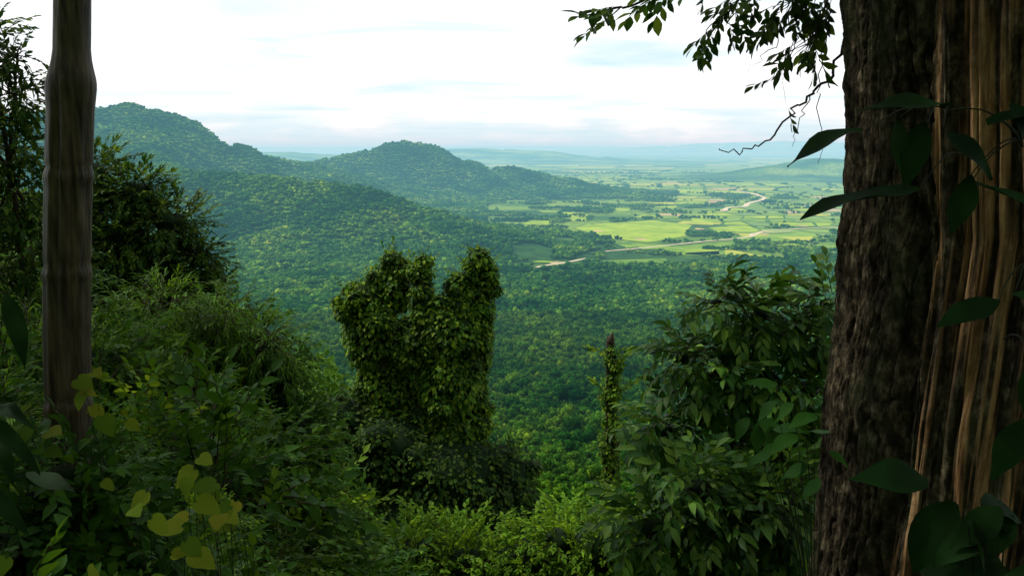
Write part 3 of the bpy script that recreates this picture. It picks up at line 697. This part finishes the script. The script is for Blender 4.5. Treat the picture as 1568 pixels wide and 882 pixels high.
for q in range(20):
    p0=np.array([-1.12+r.uniform(-.14,.16),2.9+r.uniform(-.3,.3),-1.28+r.uniform(-.15,.13)])
    it.append((p0,(r.uniform(-1,1),r.uniform(-.8,.1),r.uniform(-.6,.1)),(r.uniform(-.4,.4),-.6,1),r.uniform(.055,.095),(p0[0]+r.uniform(-.05,.05),p0[1]+.1,-1.7)))
for q in range(12):
    p0=np.array([-1.4+r.uniform(-.2,.15),2.3+r.uniform(-.2,.2),-1.22+r.uniform(-.1,.05)])
    it.append((p0,(r.uniform(-1,1),r.uniform(-.8,.1),r.uniform(-.6,.0)),(r.uniform(-.4,.4),-.5,1),r.uniform(.05,.09),(p0[0]+r.uniform(-.05,.05),p0[1]+.1,-1.6)))
for q in range(14):
    p0=np.array([-2.05+r.uniform(-.2,.3),3.8+r.uniform(-.2,.2),-1.25+r.uniform(-.3,.28)])
    it.append((p0,(r.uniform(-1,1),r.uniform(-.8,.1),r.uniform(-.8,.1)),(r.uniform(-.4,.4),-.5,1),r.uniform(.06,.11),(p0[0]+.05,4.0,-2.2)))
bigleaves('heart_leaf_creeper',it,M_heart,lvh,53,.002)
it=[]
for q in range(16):
    p0=np.array([-1.78+r.uniform(-.25,.10),2.7+r.uniform(-.2,.3),-.95+r.uniform(-.35,.5)])
    it.append((p0,(r.uniform(-.2,1),r.uniform(-.5,.2),r.uniform(-.5,.35)),(0,-.3,1),r.uniform(.2,.32),(-1.95,2.8,-1.9)))
bigleaves('large_leaf_plant',it,M_big,leaf(1,.26,8,.25,.3,pw=.8),54)
# ------------------------------------------------------------------ unseen leaf canopy overhead, added and spread to shade the foreground
r=np.random.default_rng(77);b=MB();n=30000
P=np.stack([r.uniform(-20,13,n),r.uniform(-12,13,n),r.uniform(5.2,8.5,n)],-1)
dns=fbm(P[:,0]/2.2,P[:,1]/2.2,3,14);P=P[dns>.38]
b.add(*inst(*qleaf(1,.6,.15),basis(nrm(sph(len(P),r)*[1,1,.4]),nrm(sph(len(P),r)*.5+[0,0,1])),r.uniform(.28,.5,len(P)),P),0)
for e in [(-6,1,6),(-2,4,6),(6,5,6),(2,-6,6),(-8,-5,6.5),(-13,2,6),(8,-4,6),(-10,9,7),(4,10,7)]:
    b.add(*tube(curve((1.6,3.2,5.2),e,-.8,9,.08,r),np.linspace(.16,.04,9),8),1)
build(b,'unseen_shade_canopy',[M_dark,M_twig])
# ------------------------------------------------------------------ valley haze: uniformly glowing, absorbing volume in place of scattered light
m,nt=mat('valley_haze_glow');L=nt.links.new
out=N(nt,'ShaderNodeOutputMaterial')
va=N(nt,'ShaderNodeVolumeAbsorption');va.inputs['Color'].default_value=(.54,.10,0,1);va.inputs['Density'].default_value=7.8e-5
ve=N(nt,'ShaderNodeEmission');ve.inputs['Color'].default_value=(.31,.81,1,1);ve.inputs['Strength'].default_value=6.9e-5
ad_=N(nt,'ShaderNodeAddShader');L(va.outputs[0],ad_.inputs[0]);L(ve.outputs[0],ad_.inputs[1]);L(ad_.outputs[0],out.inputs['Volume'])
x0,x1,y0,y1,z0,z1=-90000,90000,700,95000,-420,180
V=[(a,b_,c) for a in (x0,x1) for b_ in (y0,y1) for c in (z0,z1)]
F=[(0,1,3,2),(4,6,7,5),(0,4,5,1),(2,3,7,6),(0,2,6,4),(1,5,7,3)]
mk('valley_haze_glow',V,F,None,[m])
# ------------------------------------------------------------------ world
SUN_EL=math.radians(50);SUN_AZ=math.radians(-70)
w=bpy.data.worlds.new('World');sc.world=w;w.use_nodes=True;nt=w.node_tree;nt.nodes.clear();L=nt.links.new
out=N(nt,'ShaderNodeOutputWorld');sky=N(nt,'ShaderNodeTexSky',sky_type='NISHITA');sky.sun_disc=False;sky.sun_elevation=SUN_EL;sky.sun_rotation=SUN_AZ
b1=N(nt,'ShaderNodeBackground');b1.inputs[1].default_value=.13;L(sky.outputs[0],b1.inputs[0])
b2=N(nt,'ShaderNodeBackground');b2.inputs[1].default_value=1.52
tc=N(nt,'ShaderNodeTexCoord');sx=N(nt,'ShaderNodeSeparateXYZ');L(tc.outputs['Generated'],sx.inputs[0])
mz=N(nt,'ShaderNodeMath',operation='MAXIMUM');mz.inputs[1].default_value=0;L(sx.outputs[2],mz.inputs[0])
az=N(nt,'ShaderNodeMath',operation='ADD');az.inputs[1].default_value=.06;L(mz.outputs[0],az.inputs[0])
dx=N(nt,'ShaderNodeMath',operation='DIVIDE');dy=N(nt,'ShaderNodeMath',operation='DIVIDE')
L(sx.outputs[0],dx.inputs[0]);L(az.outputs[0],dx.inputs[1]);L(sx.outputs[1],dy.inputs[0]);L(az.outputs[0],dy.inputs[1])
cb=N(nt,'ShaderNodeCombineXYZ');L(dx.outputs[0],cb.inputs[0]);L(dy.outputs[0],cb.inputs[1])
mp=N(nt,'ShaderNodeMapping');mp.inputs['Scale'].default_value=(.45,.6,1);mp.inputs['Rotation'].default_value=(0,0,.12);L(cb.outputs[0],mp.inputs[0])
nz2=N(nt,'ShaderNodeTexNoise');nz2.inputs['Scale'].default_value=1.5;nz2.inputs['Detail'].default_value=9;nz2.inputs['Distortion'].default_value=.6;L(mp.outputs[0],nz2.inputs['Vector'])
rc=ramp(nt,[(.28,(.50,.65,.70)),(.38,(.64,.73,.76)),(.46,(.78,.80,.81)),(.60,(1.0,1.0,1.0))]);L(nz2.outputs[0],rc.inputs[0])
mp2=N(nt,'ShaderNodeMapping');mp2.inputs['Scale'].default_value=(9,9,34);L(tc.outputs['Generated'],mp2.inputs[0])
nz3=N(nt,'ShaderNodeTexNoise');nz3.inputs['Scale'].default_value=1.0;nz3.inputs['Detail'].default_value=7;L(mp2.outputs[0],nz3.inputs['Vector'])
rp=ramp(nt,[(.40,(.50,.66,.73)),(.50,(.64,.71,.74)),(.58,(.82,.82,.82))]);L(nz3.outputs[0],rp.inputs[0])
band=N(nt,'ShaderNodeMapRange');band.inputs[1].default_value=.015;band.inputs[2].default_value=.07;band.inputs[3].default_value=.85;band.inputs[4].default_value=0;L(sx.outputs[2],band.inputs[0])
mc=N(nt,'ShaderNodeMix',data_type='RGBA');L(band.outputs[0],mc.inputs[0]);L(rc.outputs[0],mc.inputs[6]);L(rp.outputs[0],mc.inputs[7]);L(mc.outputs[2],b2.inputs[0])
mx=N(nt,'ShaderNodeMixShader');mx.inputs[0].default_value=.85;L(b1.outputs[0],mx.inputs[1]);L(b2.outputs[0],mx.inputs[2]);L(mx.outputs[0],out.inputs[0])
# sun
sd=bpy.data.lights.new('sun','SUN');sd.energy=3.8;sd.angle=math.radians(1.5);sd.color=(1,.95,.80)
so=bpy.data.objects.new('sun',sd);sc.collection.objects.link(so)
dv=Vector((math.sin(SUN_AZ)*math.cos(SUN_EL),math.cos(SUN_AZ)*math.cos(SUN_EL),math.sin(SUN_EL)))
so.rotation_euler=dv.to_track_quat('Z','Y').to_euler();so.location=dv*50
cd=bpy.data.cameras.new('camera');cd.sensor_width=36;cd.lens=36*1305/1568;cd.clip_end=250000;cd.clip_start=.05
co=bpy.data.objects.new('camera',cd);sc.collection.objects.link(co);co.rotation_euler=(math.radians(90-9.4),0,0);sc.camera=co
sc.view_settings.view_transform='Standard';sc.view_settings.look='None';sc.view_settings.exposure=0
print('done',time.time()-T0)
